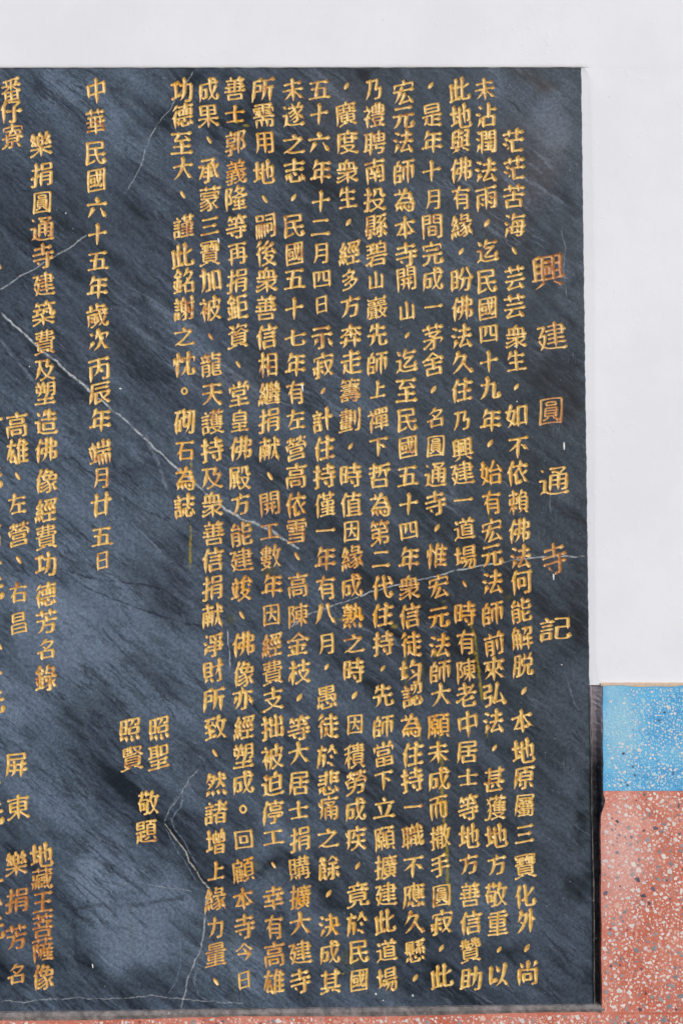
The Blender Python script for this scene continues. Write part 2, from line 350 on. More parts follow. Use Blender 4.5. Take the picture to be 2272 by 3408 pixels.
def sheet(name, rows, mat, parent, thick=0.03, jitter=0.0, smooth=True):
    """a solid sheet: rows of points (front), closed at the back by `thick`"""
    nr, nc = len(rows), len(rows[0]); v = []; f = []
    for r in rows:
        for q in r:
            v.append((q[0] + rnd.uniform(-jitter, jitter), q[1], q[2] + rnd.uniform(-jitter, jitter)))
    for i in range(nr - 1):
        for j in range(nc - 1):
            a = i * nc + j; f.append((a, a + nc, a + nc + 1, a + 1))
    n = len(v); border = [j for j in range(nc)] + [i * nc + nc - 1 for i in range(1, nr)] + [(nr - 1) * nc + j for j in range(nc - 2, -1, -1)] + [i * nc for i in range(nr - 2, 0, -1)]
    for b in border: v.append((v[b][0], thick, v[b][2]))
    k = len(border)
    for i in range(k):
        j = (i + 1) % k; f.append((border[i], border[j], n + j, n + i))
    f.append(tuple(n + i for i in range(k)))
    o = mesh_obj(name, v, f, mat, parent)
    bm = bmesh.new(); bm.from_mesh(o.data); bmesh.ops.recalc_face_normals(bm, faces=bm.faces); bm.to_mesh(o.data); bm.free()
    return o
def lin(a, b, n): return [a + (b - a) * i / (n - 1) for i in range(n)]

plaster_parts = []
# above the tablet, its lower edge turned in to meet the stone
xs = lin(WL, 1900, 150) + lin(1908, 1980, 13) + lin(2000, WR, 12)
tx = lambda x: slab_top(min(x, 1933))
wv = lambda x: .8 * math.sin(x * .013) + .6 * math.sin(x * .041)
kf = lambda x: min(1, max(0, (1962 - x) / 30))     # the turn-in dies out past the tablet's corner
dep = lambda x, d: DP + (d - DP) * kf(x)
rows = [[P(x, WT, DP) for x in xs], [P(x, 120, DP) for x in xs], [P(x, tx(x) - 13, DP) for x in xs], [P(x, tx(x) - 6 + .6 * wv(x) * kf(x), dep(x, DP + .0002)) for x in xs],
        [P(x, tx(x) - 1.5 + .3 * wv(x) * kf(x), dep(x, -.0012)) for x in xs], [P(x, tx(x) + .6 + (.5 * math.sin(x * .07) + rnd.uniform(-.4, .4)) * kf(x), dep(x, -.0004)) for x in xs]]
pl = sheet('plaster_field', rows, M_WALL, wall)
# right of the tablet, down to the blue band
ys = lin(225.2, BLUE_T - 3, 200)
rows = []
for y in ys:
    a = slab_right(y) + .6 * math.sin(y * .05) + .5 * math.sin(y * .17) + rnd.uniform(-.5, .5); b = plaster_r(y) + 2; b = a + (b - a) * min(1, .35 + (y - 225) / 60)
    fl = 16 * max(0, (y - 2190) / 95) ** 2
    rows.append([P(a, y, -.0004), P(a + 2.5, y, -.0007), P(a * .5 + b * .5, y, -.0012), P(b + fl, y, DP + .0001), P(b + 8 + fl, y, DP), P(2272, y, DP), P(WR, y, DP)])
pr = sheet('plaster_field', rows, M_WALL, wall)
# left of the tablet (outside the picture)
ys = lin(217, WB, 40)
sheet('plaster_field', [[P(WL, y, DP), P(SL - 26, y, DP), P(SL - 20, y, DP + .0016)] for y in ys], M_WALL, wall)
TP = -.0052
# tan undercoat line at the foot of the plaster
xs = lin(1998, WR, 70)
wob = lambda x: 2.2 * math.sin(x * .021) + 1.4 * math.sin(x * .057)
rows = [[P(x, BLUE_T - 12, DP + .0002) for x in xs], [P(x, BLUE_T - 6, TP - .0002) for x in xs], [P(x, BLUE_T + wob(x), TP - .0005) for x in xs]]
sheet('undercoat_strip', rows, M_TAN, wall)
# terrazzo bands
TP = -.0052
ys = lin(BLUE_T - 4, BLUE_B, 40)
blue = sheet('blue_terrazzo_band', [[P(joint_r(y) + 7 + .8 * math.sin(y * .05) + rnd.uniform(-.5, .5), y, TP), P(2272, y, TP), P(WR, y, TP)] for y in ys], M_BLUE, wall)
def red_l(y):
    k = 14 * math.exp(-((y - 2665) / 32) ** 2) if y > 2640 else 10
    k = max(k, 0)
    return joint_r(y) + k - 2 + .8 * math.sin(y * .031)
ys = lin(BLUE_B + .6, 3372, 90)
rows = [[P(red_l(y) + rnd.uniform(-.6, .6), y, TP), P(2272, y, TP), P(WR, y, TP)] for y in ys]
red = sheet('red_terrazzo_dado', rows, M_RED, wall)
xs = lin(SL - 20, WR, 150)
low = lambda x: sill_b(x) if x < 1998 else 3372.6
rows = [[P(x, max(low(x), 3372.6 if x > 1990 else 0) + rnd.uniform(-.8, .8) * (x < 1990), TP) for x in xs], [P(x, WB, TP) for x in xs]]
red2 = sheet('red_terrazzo_dado', rows, M_RED, wall)
# mortar joint beside the tablet and mortar sill under it
ys = lin(BLUE_T - 1, 3352, 120); rows = []
for i, y in enumerate(ys):
    a = slab_right(y); b = joint_r(y) + 14
    t = min(1, max(0, (y - 2300) / 250)); dd = .002 + .006 * t
    j = lambda k: rnd.uniform(-k, k)
    rows.append([P(a, y, -.0012), P(a + 3.5 + j(.8), y, -.0020 + j(.0003)), P(a + 8 + j(1), y, dd), P(a + 22 + j(2), y, dd - .002 + j(.0006)), P(b - 12 + j(1), y, -.004 + j(.0008)), P(b, y, TP + .0012)])
jr = sheet('mortar_joint', rows, M_GRIME, wall, thick=.035)
ys = lin(BLUE_T + 40, 3340, 90); rows = []
for y in ys:
    a = slab_right(y) + 2 + 1.5 * math.sin(y * .011) + rnd.uniform(-.6, .6); h = 1.1 + .9 * abs(math.sin(y * .023)) * (y > 2700)
    rows.append([P(a, y, -.0016), P(a + h, y, -.0026), P(a + h * 2, y, -.0014)])
sheet('grout_line', rows, M_GROUT, wall)
xs = lin(SL - 20, 2012, 170); rows = [[], [], [], []]
for x in xs:
    y0 = slab_bottom(min(x, 1975)); y1 = sill_b(x) + 4; j = lambda k: rnd.uniform(-k, k)
    rows[0].append(P(x, y0 - .4 + j(.8), -.0004)); rows[1].append(P(x, y0 + 4 + j(1), -.0038 + j(.0003)))
    rows[2].append(P(x, y0 + 18 + j(2), -.0056 + j(.0005))); rows[3].append(P(x, y1, TP + .001))
sheet('mortar_sill', rows, M_SILL, wall)

# stone chips set in the terrazzo
def chip_shape(r, seed):
    g = random.Random(seed); n = g.choice((4, 4, 5, 5, 6, 7)); el = g.choice((.5, .65, .8, .9, 1)); ro = g.uniform(0, math.pi)
    a0 = [(i + g.uniform(-.38, .38)) * 2 * math.pi / n for i in range(n)]
    p = [(math.cos(a) * g.uniform(.75, 1.2), math.sin(a) * el * g.uniform(.75, 1.2)) for a in a0]
    return [(x * math.cos(ro) - y * math.sin(ro), x * math.sin(ro) + y * math.cos(ro)) for x, y in p]
CHIP = [chip_shape(1, i) for i in range(24)]
def chip_mesh(poly, r, h):
    n = len(poly)
    v = [(x * r * .93, -h, y * r * .93) for x, y in poly] + [(x * r, 0, y * r) for x, y in poly]
    return v, [tuple(range(n))] + [(i, i + n, (i + 1) % n + n, (i + 1) % n) for i in range(n)]
CH = {}
def chip_data(k, mi):
    if (k, mi) not in CH:
        v, f = chip_mesh(CHIP[k], 1.0, 1.0); me = bpy.data.meshes.new('chip'); me.from_pydata(v, [], f); me.materials.append(M_CHIP[mi]); me.update()
        bm = bmesh.new(); bm.from_mesh(me); bmesh.ops.recalc_face_normals(bm, faces=bm.faces)
        bm.to_mesh(me); bm.free(); CH[(k, mi)] = me
    return CH[(k, mi)]
def scatter(inside, box, sizes, pick, seed, thin):
    g = random.Random(seed); cell = 16; grid = {}; out = []
    x0, x1, y0, y1 = box
    for rlo, rhi, dens in sizes:
        for _ in range(int((x1 - x0) * (y1 - y0) * dens)):
            x = g.uniform(x0, x1); y = g.uniform(y0, y1); r = g.uniform(rlo, rhi)
            if not inside(x, y, r) or g.random() < thin(x, y): continue
            ci, cj = int(x // cell), int(y // cell); ok = True
            for i in range(ci - 2, ci + 3):
                for j in range(cj - 2, cj + 3):
                    for (qx, qy, qr) in grid.get((i, j), ()):
                        if (qx - x) ** 2 + (qy - y) ** 2 < ((qr + r) * .74 + .4) ** 2: ok = False; break
                    if not ok: break
                if not ok: break
            if ok:
                grid.setdefault((ci, cj), []).append((x, y, r)); out.append((x, y, r, g.randrange(24), pick(g, r)))
    return out
def build_chips(chips, parent, nparts, name_many):
    vis = sorted([c for c in chips if c[0] < W and c[1] < H and c[0] > 0], key=lambda c: -c[2])[:nparts]
    keep = set(id(c) for c in vis); V = []; Fc = []; MI = []
    for c in chips:
        x, y, r, k, mi = c; q = P(x, y, TP); rr = r * S; h = .00012 + .00004 * (k % 4)
        if id(c) in keep:
            o = bpy.data.objects.new('chip', chip_data(k, mi)); C.objects.link(o); o.scale = (rr, h, rr)
            o.location = q; attach(o, parent)
        else:
            v, f = chip_mesh(CHIP[k], rr, h); b = len(V)
            V += [(q.x + a, q.y + bb, q.z + c2) for a, bb, c2 in v]; Fc += [tuple(b + i for i in t) for t in f]; MI += [mi] * len(f)
    o = mesh_obj(name_many, V, Fc, M_CHIP[0], parent); o['kind'] = 'stuff'
    for m in M_CHIP[1:]: o.data.materials.append(m)
    o.data.polygons.foreach_set('material_index', MI)
    bm = bmesh.new(); bm.from_mesh(o.data); bmesh.ops.recalc_face_normals(bm, faces=bm.faces); bm.to_mesh(o.data); bm.free()
SZ = [(8.5, 12.0, .0008), (5.5, 8.5, .0045), (3.8, 5.5, .0075), (1.6, 3.5, .012)]
pick_r = lambda g, r: g.choices([0, 1, 2, 4], [.50, .14, .03, .33] if r < 8 else [.48, .26, .08, .18])[0]
ch1 = scatter(lambda x, y, r: x - r > red_l(y) + 1 and y - r > BLUE_B + 1 and y + r < 3371, (2000, 2330, 2630, 3372), SZ, pick_r, 3,
              lambda x, y: .55 * max(0, 1 - (x - 2000) / 110) * (y < 3050))
ch2 = scatter(lambda x, y, r: y - r > low(x) + 1, (-60, 2330, 3380, 3470), SZ, pick_r, 4, lambda x, y: 0)
build_chips(ch1, red, 170, 'small_chips'); build_chips(ch2, red2, 40, 'small_chips')
SZB = [(7, 11, .0005), (4.8, 7, .0042), (3.0, 4.8, .0090), (1.4, 3.0, .016)]
pick_b = lambda g, r: g.choices([0, 3, 2], [.42, .565, .015])[0]
ch3 = scatter(lambda x, y, r: x - r > joint_r(y) + 13 and BLUE_T + 5 < y - r and y + r < BLUE_B - 2, (2000, 2330, BLUE_T, BLUE_B), SZB, pick_b, 5,
              lambda x, y: min(.97, 1.05 * max(0, 1 - (x - 2000) / 150) * max(0, 1 - (y - BLUE_T) / 300) * 1.9))
build_chips(ch3, blue, 90, 'small_chips')
print('wall', len(ch1), len(ch2), len(ch3), round(time.time() - T0, 1))

# ------------------------------------------------------------------ the inscription
# each column: characters with their centres (x, y) read off in views of the photograph;
# a view is (x0, y0) in photo pixels at ZK photo pixels per view pixel
ZK = 760 / 1568
VIEW = dict(A=(0, 180), B=(0, 1250), C=(0, 2300), D=(560, 180), E=(560, 1250), F=(560, 2300), G=(1240, 180), H=(1240, 1250), I=(1240, 2300))
COLS = [
 ('G', '茫茫苦海、芸芸衆生,', 965, 985, [590, 780, 975, 1175, 1350, 1535, 1730, 1940, 2105, 2285]),
 ('H', '如不依賴佛法何能解脱,', 985, 1035, [280, 490, 670, 870, 1065, 1245, 1420, 1615, 1810, 1990, 2165]),
 ('I', '本地原屬三寶化外,尚', 1030, 1058, [205, 405, 600, 790, 980, 1205, 1410, 1580, 1765, 1935]),
 ('G', '未沾潤法雨,迄民國四十', 775, 795, [240, 420, 600, 800, 990, 1160, 1360, 1560, 1745, 1920, 2110]),
 ('H', '九年,始有宏元法師前來弘', 802, 835, [85, 305, 465, 670, 870, 1065, 1235, 1420, 1635, 1840, 2010, 2190]),
 ('I', '法,甚獲地方敬重,以', 826, 868, [210, 390, 605, 800, 990, 1195, 1395, 1590, 1775, 1945]),
 ('G', '此地與佛有緣,盼佛法久', 600, 612, [245, 420, 600, 795, 985, 1185, 1355, 1545, 1745, 1940, 2120]),
 ('H', '住乃興建一道場、時有陳老', 612, 645, [100, 310, 505, 675, 850, 1060, 1245, 1430, 1630, 1830, 2030, 2190]),
 ('I', '中居士等地方善信贊助', 648, 678, [225, 425, 590, 795, 990, 1190, 1395, 1590, 1780, 1970]),
 ('G', ',是年十月間完成一茅舍', 402, 420, [215, 420, 600, 800, 1000, 1185, 1370, 1550, 1730, 1940, 2130]),
 ('H', ',名圓通寺,惟宏元法師大', 420, 464, [95, 290, 485, 680, 875, 1045, 1240, 1450, 1660, 1855, 2035, 2195]),
 ('I', '願未成而撒手圓寂,此', 452, 474, [240, 420, 610, 800, 1000, 1195, 1405, 1590, 1765, 1960]),
 ('G', '宏元法師為本寺開山,迄', 210, 238, [265, 435, 600, 810, 1005, 1190, 1375, 1545, 1760, 1930, 2115]),
 ('H', '至民國五十四年衆信徒均認', 234, 266, [100, 305, 490, 690, 880, 1065, 1255, 1455, 1650, 1845, 2030, 2195]),
 ('I', '為住持一職不應久懸,', 268, 290, [240, 435, 610, 790, 995, 1205, 1405, 1590, 1785, 1970]),
 ('D', '乃禮聘南投縣碧山巖先師', 1410, 1440, [245, 420, 610, 805, 1000, 1180, 1370, 1550, 1745, 1925, 2125]),
 ('E', '上禪下哲為第二代住持,先', 1438, 1478, [95, 305, 485, 685, 890, 1080, 1260, 1455, 1645, 1840, 2010, 2195]),
 ('F', '師當下立願擴建此道場', 1478, 1500, [245, 430, 610, 805, 1015, 1210, 1400, 1585, 1790, 1980]),
 ('D', ',廣度衆生,經多方奔走', 1225, 1252, [220, 415, 610, 805, 985, 1155, 1365, 1550, 1735, 1940, 2120]),
 ('E', '籌劃,時值因緣成熟之時,', 1248, 1278, [100, 305, 485, 680, 885, 1070, 1255, 1450, 1650, 1840, 2020, 2195]),
 ('F', '因積勞成疾,竟於民國', 1278, 1310, [230, 445, 630, 820, 1015, 1200, 1400, 1600, 1790, 1985]),
 ('D', '五十六年十二月四日示寂', 1038, 1060, [245, 410, 610, 805, 1010, 1190, 1370, 1545, 1720, 1945, 2140]),
 ('E', ',計住持僅一年有八月,愚', 1062, 1092, [105, 305, 500, 690, 885, 1060, 1255, 1455, 1640, 1845, 2000, 2210]),
 ('F', '徒於悲痛之餘,決成其', 1095, 1112, [240, 450, 630, 805, 1010, 1215, 1390, 1610, 1800, 1995]),
 ('D', '未遂之志,民國五十七年', 860, 872, [245, 420, 620, 800, 985, 1180, 1370, 1545, 1745, 1945, 2130]),
 ('E', '有左營高依雪、高陳金枝,', 870, 900, [115, 300, 500, 690, 890, 1065, 1240, 1440, 1650, 1845, 2035, 2210]),
 ('F', '等大居士捐購擴大建寺', 892, 910, [250, 430, 640, 815, 1020, 1215, 1415, 1600, 1800, 1990]),
 ('D', '所需用地、嗣後衆善信相', 655, 682, [245, 420, 610, 805, 995, 1180, 1370, 1550, 1740, 1940, 2135]),
 ('E', '繼捐献、開工數年因經費支', 692, 720, [125, 310, 505, 690, 880, 1070, 1245, 1440, 1645, 1850, 2040, 2225]),
 ('F', '拙被迫停工、幸有高雄', 716, 732, [250, 450, 640, 835, 1005, 1195, 1420, 1620, 1810, 1995]),
 ('D', '善士郭義隆等再捐鉅資、', 460, 485, [235, 410, 610, 810, 990, 1180, 1370, 1560, 1735, 1940, 2130]),
 ('E', '堂皇佛殿方能建竣、佛像亦', 490, 516, [125, 310, 500, 705, 885, 1090, 1270, 1460, 1645, 1845, 2050, 2220]),
 ('F', '經塑成。回顧本寺今日', 518, 524, [250, 445, 635, 810, 1020, 1230, 1425, 1615, 1795, 1985]),
 ('D', '成果、承蒙三寶加被、龍', 278, 294, [250, 425, 590, 800, 990, 1180, 1370, 1560, 1745, 1940, 2135]),
 ('E', '天護持及衆善信捐献淨財所', 304, 312, [125, 320, 510, 705, 885, 1080, 1265, 1460, 1650, 1850, 2030, 2225]),
 ('F', '致、然諸增上緣力量、', 325, 325, [250, 425, 645, 835, 1030, 1235, 1435, 1625, 1810, 1995]),
 ('D', '功德至大、謹此銘謝之忱', 92, 112, [245, 420, 610, 790, 965, 1185, 1385, 1555, 1745, 1940, 2130]),
 ('E', '。砌石為誌', 116, 118, [105, 315, 515, 710, 895]),
 ('A', '中華民國六十五年歲次丙', 660, 680, [250, 465, 680, 865, 1060, 1235, 1420, 1600, 1800, 1965, 2165]),
 ('B', '辰年端月廿五日', 684, 708, [125, 305, 525, 705, 885, 1105, 1270]),
 ('C', '照聖', 1090, 1086, [260, 455]), ('C', '照賢', 896, 902, [270, 465]), ('C', '敬題', 1020, 1010, [765, 970]),
 ('A', '樂捐圓通寺建築費及', 280, 315, [620, 830, 1020, 1200, 1385, 1585, 1780, 1980, 2170]),
 ('B', '塑造佛像經費功德芳名錄', 318, 320, [120, 315, 510, 725, 925, 1110, 1290, 1505, 1690, 1880, 2075]),
 ('C', '地藏王菩薩像', 290, 300, [1120, 1295, 1450, 1610, 1775, 1965]),
 ('A', '番仔寮', 78, 92, [240, 395, 565]),
 ('B', '高雄、左營、右昌', 118, 134, [340, 520, 690, 880, 1090, 1265, 1490, 1700]),
 ('C', '屏東', 120, 128, [510, 800]), ('C', '樂捐芳名', 119, 110, [1185, 1440, 1690, 1945]),
]
TITLE = [('興', 'G', 1205, 1490, 236, 255), ('建', 'G', 1230, 1945, 215, 228), ('圓', 'H', 1222, 245, 166, 206),
         ('通', 'H', 1242, 722, 212, 205), ('寺', 'H', 1246, 1256, 172, 225), ('記', 'H', 1255, 1745, 222, 180)]
EDGE = [('、', -2, 884), ('一', -22, 1395), ('元', -24, 1592), ('高', -30, 1785), ('一', -24, 1876), ('元', -20, 1962), ('、', 0, 2150), ('十', -24, 2246),
        ('元', -17, 2340), ('三', -28, 2585), ('元', -20, 2712), ('一', -20, 2931), ('、', 0, 3000), ('元', -18, 3092)]
PUNCT = '、,。'
EM = 87.0
FIT = {}
for chars, a, b in (('日', .66, .80), ('山上', .72, .78), ('月力多乃今', .78, .92), ('四回', .88, .80), ('石名右昌皇左', .84, .86), ('方手而', .88, .92), ('十下', .84, .90),
                    ('士工七', .90, .74), ('因', .76, .84), ('國圓', .84, .94), ('五之立', .98, .88), ('生再一三二', .86, .90), ('未本大', .96, .96),
                    ('寶蒙嚴巖龍繼藏築費', .96, 1.05), ('佛像建通', 1.0, 1.0), ('中華', .90, 1.10), ('相用有', .86, .96), ('先師南', .92, .94)):
    for c in chars: FIT[c] = (a, b)
place = []                                # (char, px, py, sx, sy, title)
for v, txt, xa, xb, yl in COLS:
    x0, y0 = VIEW[v]; assert len(txt) == len(yl), (txt, len(txt), len(yl))
    for ch, y in zip(txt, yl):
        x = xa + (xb - xa) * (y - yl[0]) / max(1, yl[-1] - yl[0]) + rnd.uniform(-5, 5)
        place.append((ch, x0 + x * ZK, y0 + y * ZK, min(1.0, 1.10 * min([abs(y - q) for q in yl if q != y]) * ZK / EM), None, False))
for ch, v, x, y, ww, hh in TITLE:
    x0, y0 = VIEW[v]; place.append((ch + '*', x0 + x * ZK, y0 + y * ZK, ww * ZK, hh * ZK, True))
for ch, x, y in EDGE: place.append((ch, x, y, None, None, False))
uniq = sorted(set(p[0] for p in place))
print('characters', len(place), 'kinds', len(uniq))

# glyph outlines come from Blender's own text object; they are thinned to centre lines
# and then redrawn as brush strokes
NR = 112; LO, HI = -0.10, 1.10; PX = (HI - LO) / NR
def raster(ch):
    tc = raster.cu; tc.body = ch
    dg = bpy.context.evaluated_depsgraph_get(); ev = raster.ob.evaluated_get(dg); me = ev.to_mesh()
    n = len(me.vertices); co = np.empty(n * 3); me.vertices.foreach_get('co', co); co = co.reshape(-1, 3)[:, :2]
    me.calc_loop_triangles(); t = np.empty(len(me.loop_triangles) * 3, int); me.loop_triangles.foreach_get('vertices', t); t = t.reshape(-1, 3)
    ev.to_mesh_clear()
    img = np.zeros((NR, NR), bool)
    if n == 0: return img
    mn, mx = co.min(0), co.max(0); co = co - (mn + mx) / 2 + 0.5
    for a, b, c in co[t]:
        lo = np.minimum(np.minimum(a, b), c); hi = np.maximum(np.maximum(a, b), c)
        i0, j0 = np.maximum(((lo - LO) / PX - 1).astype(int), 0); i1, j1 = np.minimum(((hi - LO) / PX + 2).astype(int), NR)
        if i1 <= i0 or j1 <= j0: continue
        X, Y = np.meshgrid(LO + (np.arange(i0, i1) + .5) * PX, LO + (np.arange(j0, j1) + .5) * PX)
        d1 = (b[0] - a[0]) * (Y - a[1]) - (b[1] - a[1]) * (X - a[0]); d2 = (c[0] - b[0]) * (Y - b[1]) - (c[1] - b[1]) * (X - b[0]); d3 = (a[0] - c[0]) * (Y - c[1]) - (a[1] - c[1]) * (X - c[0])
        img[j0:j1, i0:i1] |= ((d1 >= 0) & (d2 >= 0) & (d3 >= 0)) | ((d1 <= 0) & (d2 <= 0) & (d3 <= 0))
    return img
raster.cu = bpy.data.curves.new('lettering', 'FONT'); raster.cu.resolution_u = 3; raster.cu.size = 1.0
raster.ob = bpy.data.objects.new('lettering', raster.cu); C.objects.link(raster.ob)
real = sorted(set(c[0] for c in uniq if c not in PUNCT))
imgs = np.array([raster(c) for c in real])
bpy.data.objects.remove(raster.ob); bpy.data.curves.remove(raster.cu)
print('raster', imgs.shape, imgs.mean(), round(time.time() - T0, 1))
def thin(I):
    I = np.pad(I, ((0, 0), (1, 1), (1, 1))).astype(np.uint8)
    while True:
        ch = 0
        for step in (0, 1):
            p = [np.roll(I, s, (1, 2)) for s in ((-1, 0), (-1, -1), (0, -1), (1, -1), (1, 0), (1, 1), (0, 1), (-1, 1))]
            B = sum(p); A = sum(((p[i] == 0) & (p[(i + 1) % 8] == 1)).astype(np.uint8) for i in range(8))
            if step == 0: k = (p[0] * p[2] * p[4] == 0) & (p[2] * p[4] * p[6] == 0)
            else: k = (p[0] * p[2] * p[6] == 0) & (p[0] * p[4] * p[6] == 0)
            m = (I == 1) & (B >= 2) & (B <= 6) & (A == 1) & k
            ch += m.sum(); I[m] = 0
        if ch == 0: break
    return I[:, 1:-1, 1:-1]
skel = thin(imgs)
print('thin', round(time.time() - T0, 1))

def trace(sk):
    pts = set((int(i), int(j)) for j, i in zip(*np.nonzero(sk)))
    def nb(p):
        x, y = p; r = [q for q in ((x + 1, y), (x - 1, y), (x, y + 1), (x, y - 1)) if q in pts]
        for q in ((x + 1, y + 1), (x - 1, y + 1), (x + 1, y - 1), (x - 1, y - 1)):
            if q in pts and (q[0], y) not in pts and (x, q[1]) not in pts: r.append(q)
        return r
    N = {p: nb(p) for p in pts}; nodes = [p for p in pts if len(N[p]) != 2]; seen = set(); segs = []
    def walk(a, b):
        path = [a, b]; seen.add((a, b)); seen.add((b, a))
        while len(N[path[-1]]) == 2 and path[-1] != a:
            nx = [q for q in N[path[-1]] if q != path[-2]]
            if not nx: break
            seen.add((path[-1], nx[0])); seen.add((nx[0], path[-1])); path.append(nx[0])
        return path
    for a in nodes:
        for b in N[a]:
            if (a, b) not in seen: segs.append(walk(a, b))
    for a in pts:
        if len(N[a]) == 2:
            for b in N[a]:
                if (a, b) not in seen: segs.append(walk(a, b))
    out = []
    for s in segs:
        f0, f1 = len(N[s[0]]) == 1, len(N[s[-1]]) == 1
        if (f0 != f1) and len(s) < 5: continue
        out.append((np.array(s, float), f0, f1))
    return out

GN = 100; GLO, GHI = -0.22, 1.22; GP = (GHI - GLO) / (GN - 1)
gx = GLO + np.arange(GN) * GP
def brush(ch, sk):
    """signed distance (negative inside the strokes) of the brushed character"""
    g = random.Random(ord(ch[0])); P3 = []; thin_k = .80 if ch[-1] == '*' else 1.0
    if ch in PUNCT:
        if ch == '。':
            for a in np.linspace(0, 2 * math.pi, 40): P3.append((.5 + .10 * math.cos(a), .5 + .12 * math.sin(a), .042))
        else:
            s = 1 if ch == '、' else -1
            for t in np.linspace(0, 1, 24):
                u = t if s == 1 else 1 - t
                P3.append((.5 + s * (t - .5) * .13, .5 - (t - .5) * .22, .012 + .058 * math.sin(math.pi * min(1, .15 + .72 * u)) ** 1.3))
    else:
        segs = trace(sk); L = sum(len(s[0]) for s in segs) * PX
        hw = min(.063, max(.0310, .0705 - .0039 * L)) * thin_k; shear = g.uniform(.12, .19)
        f1, f2 = g.uniform(0, 6), g.uniform(0, 6)
        for s, fa, fb in segs:
            q = LO + (s + .5) * PX; n = len(q)
            if n > 6:
                for _ in range(3):
                    r = q.copy(); r[1:-1] = (q[:-2] + q[1:-1] * 2 + q[2:]) / 4; q = r
            d = np.gradient(q, axis=0) if n > 2 else np.tile(q[-1] - q[0], (n, 1))
            ang = np.abs(d[:, 0]) / (np.hypot(d[:, 0], d[:, 1]) + 1e-9)
            wdt = hw * (1.22 - .50 * ang)
            k = min(5, n // 3)
            if k >= 2:                    # shoulders swell where the brush turns
                da = q[k:-k] - q[:-2 * k]; db = q[2 * k:] - q[k:-k]
                cr = np.abs(da[:, 0] * db[:, 1] - da[:, 1] * db[:, 0]) / (np.hypot(*da.T) * np.hypot(*db.T) + 1e-9)
                wdt[k:n - k] *= 1 + .28 * np.clip(cr - .25, 0, 1)
            arc = np.arange(n) * PX
            for end, free in ((0, fa), (1, fb)):
                if not free: continue
                m = min(n - 1, 9); e = q[-1] if end else q[0]; i = q[-1 - m] if end else q[m]
                v = e - i; l = np.hypot(*v) + 1e-9; v /= l
                a = arc[::-1] if end else arc; Ls = max(.10, min(.30, arc[-1] * .8))
                t = np.clip(a / Ls, 0, 1)
                if abs(v[1]) < .42 and v[0] > 0: prof = 1 + .85 * np.exp(-((a - .035) / .06) ** 2); ext = .024
                elif abs(v[1]) < .42: prof = 1 + .40 * np.exp(-(a / .05) ** 2); ext = .03
                elif v[1] < 0 and v[0] < -.3: prof = .16 + .95 * t ** .75; ext = .10
                elif v[1] < 0 and v[0] > .3: prof = .30 + .55 * np.clip(t * 2.2, 0, 1) + .95 * np.exp(-((t - .34) / .20) ** 2); ext = .10
                elif v[1] < 0: prof = .45 + .55 * np.clip(t * 1.7, 0, 1); ext = .045
                elif v[0] < -.35: prof = .66 + .34 * np.clip(t * 1.6, 0, 1); ext = .02
                else: prof = 1 + .28 * np.exp(-((a - .03) / .05) ** 2); ext = .03
                wdt = wdt * prof
                for u in np.linspace(.25, 1, 4):
                    w1 = (wdt[-1] if end else wdt[0]) * (1 - .35 * u); P3.append((*(e + v * ext * u), w1))
            P3 += [(q[i, 0], q[i, 1], wdt[i]) for i in range(n)]
        P3 = [(x + .016 * math.sin(5 * y + f1), y + shear * (x - .5) + .018 * math.sin(4.2 * x + f2) - .05 * (x - .5) ** 2, w1 * (1 + .10 * math.sin(9 * x + 7 * y + f1))) for x, y, w1 in P3]
    A = np.array(P3); sd = np.full((GN, GN), 9.0)
    for k in range(0, len(A), 64):
        B = A[k:k + 64]
        dx = gx[None, :, None] - B[:, 0]; dy = gx[:, None, None] - B[:, 1]      # a chisel-edged tip
        dd = .30 * np.sqrt(dx * dx + dy * dy) + .70 * np.maximum(np.abs(.85 * dx + .53 * dy), np.abs(-.53 * dx + .85 * dy)) - B[:, 2] * .96
        sd = np.minimum(sd, dd.min(2))
    return sd
def contours(sd):
    ins = sd < 0; nxt = {}
    def ep(i, j, e):
        if e == 0: a, b, p, q = (i, j), (i + 1, j), sd[j, i], sd[j, i + 1]
        elif e == 1: a, b, p, q = (i + 1, j), (i + 1, j + 1), sd[j, i + 1], sd[j + 1, i + 1]
        elif e == 2: a, b, p, q = (i, j + 1), (i + 1, j + 1), sd[j + 1, i], sd[j + 1, i + 1]
        else: a, b, p, q = (i, j), (i, j + 1), sd[j, i], sd[j + 1, i]
        return (a, b)
    def xy(k):
        (i, j), (i2, j2) = k; p, q = sd[j, i], sd[j2, i2]; t = min(.98, max(.02, p / (p - q)))
        return (GLO + (i + (i2 - i) * t) * GP, GLO + (j + (j2 - j) * t) * GP)
    code = ins[:-1, :-1] * 1 + ins[:-1, 1:] * 2 + ins[1:, 1:] * 4 + ins[1:, :-1] * 8
    TB = {1: [(3, 0)], 2: [(0, 1)], 3: [(3, 1)], 4: [(1, 2)], 5: [(3, 0), (1, 2)], 6: [(0, 2)], 7: [(3, 2)], 8: [(2, 3)], 9: [(2, 0)], 10: [(0, 1), (2, 3)], 11: [(2, 1)], 12: [(1, 3)], 13: [(1, 0)], 14: [(0, 3)]}
    for j, i in zip(*np.nonzero((code > 0) & (code < 15))):
        for a, b in TB[int(code[j, i])]: nxt[ep(i, j, a)] = ep(i, j, b)
    loops = []
    while nxt:
        k = next(iter(nxt)); lp = []
        while k in nxt: lp.append(xy(k)); k = nxt.pop(k)
        if len(lp) > 2: loops.append(lp)
    return loops
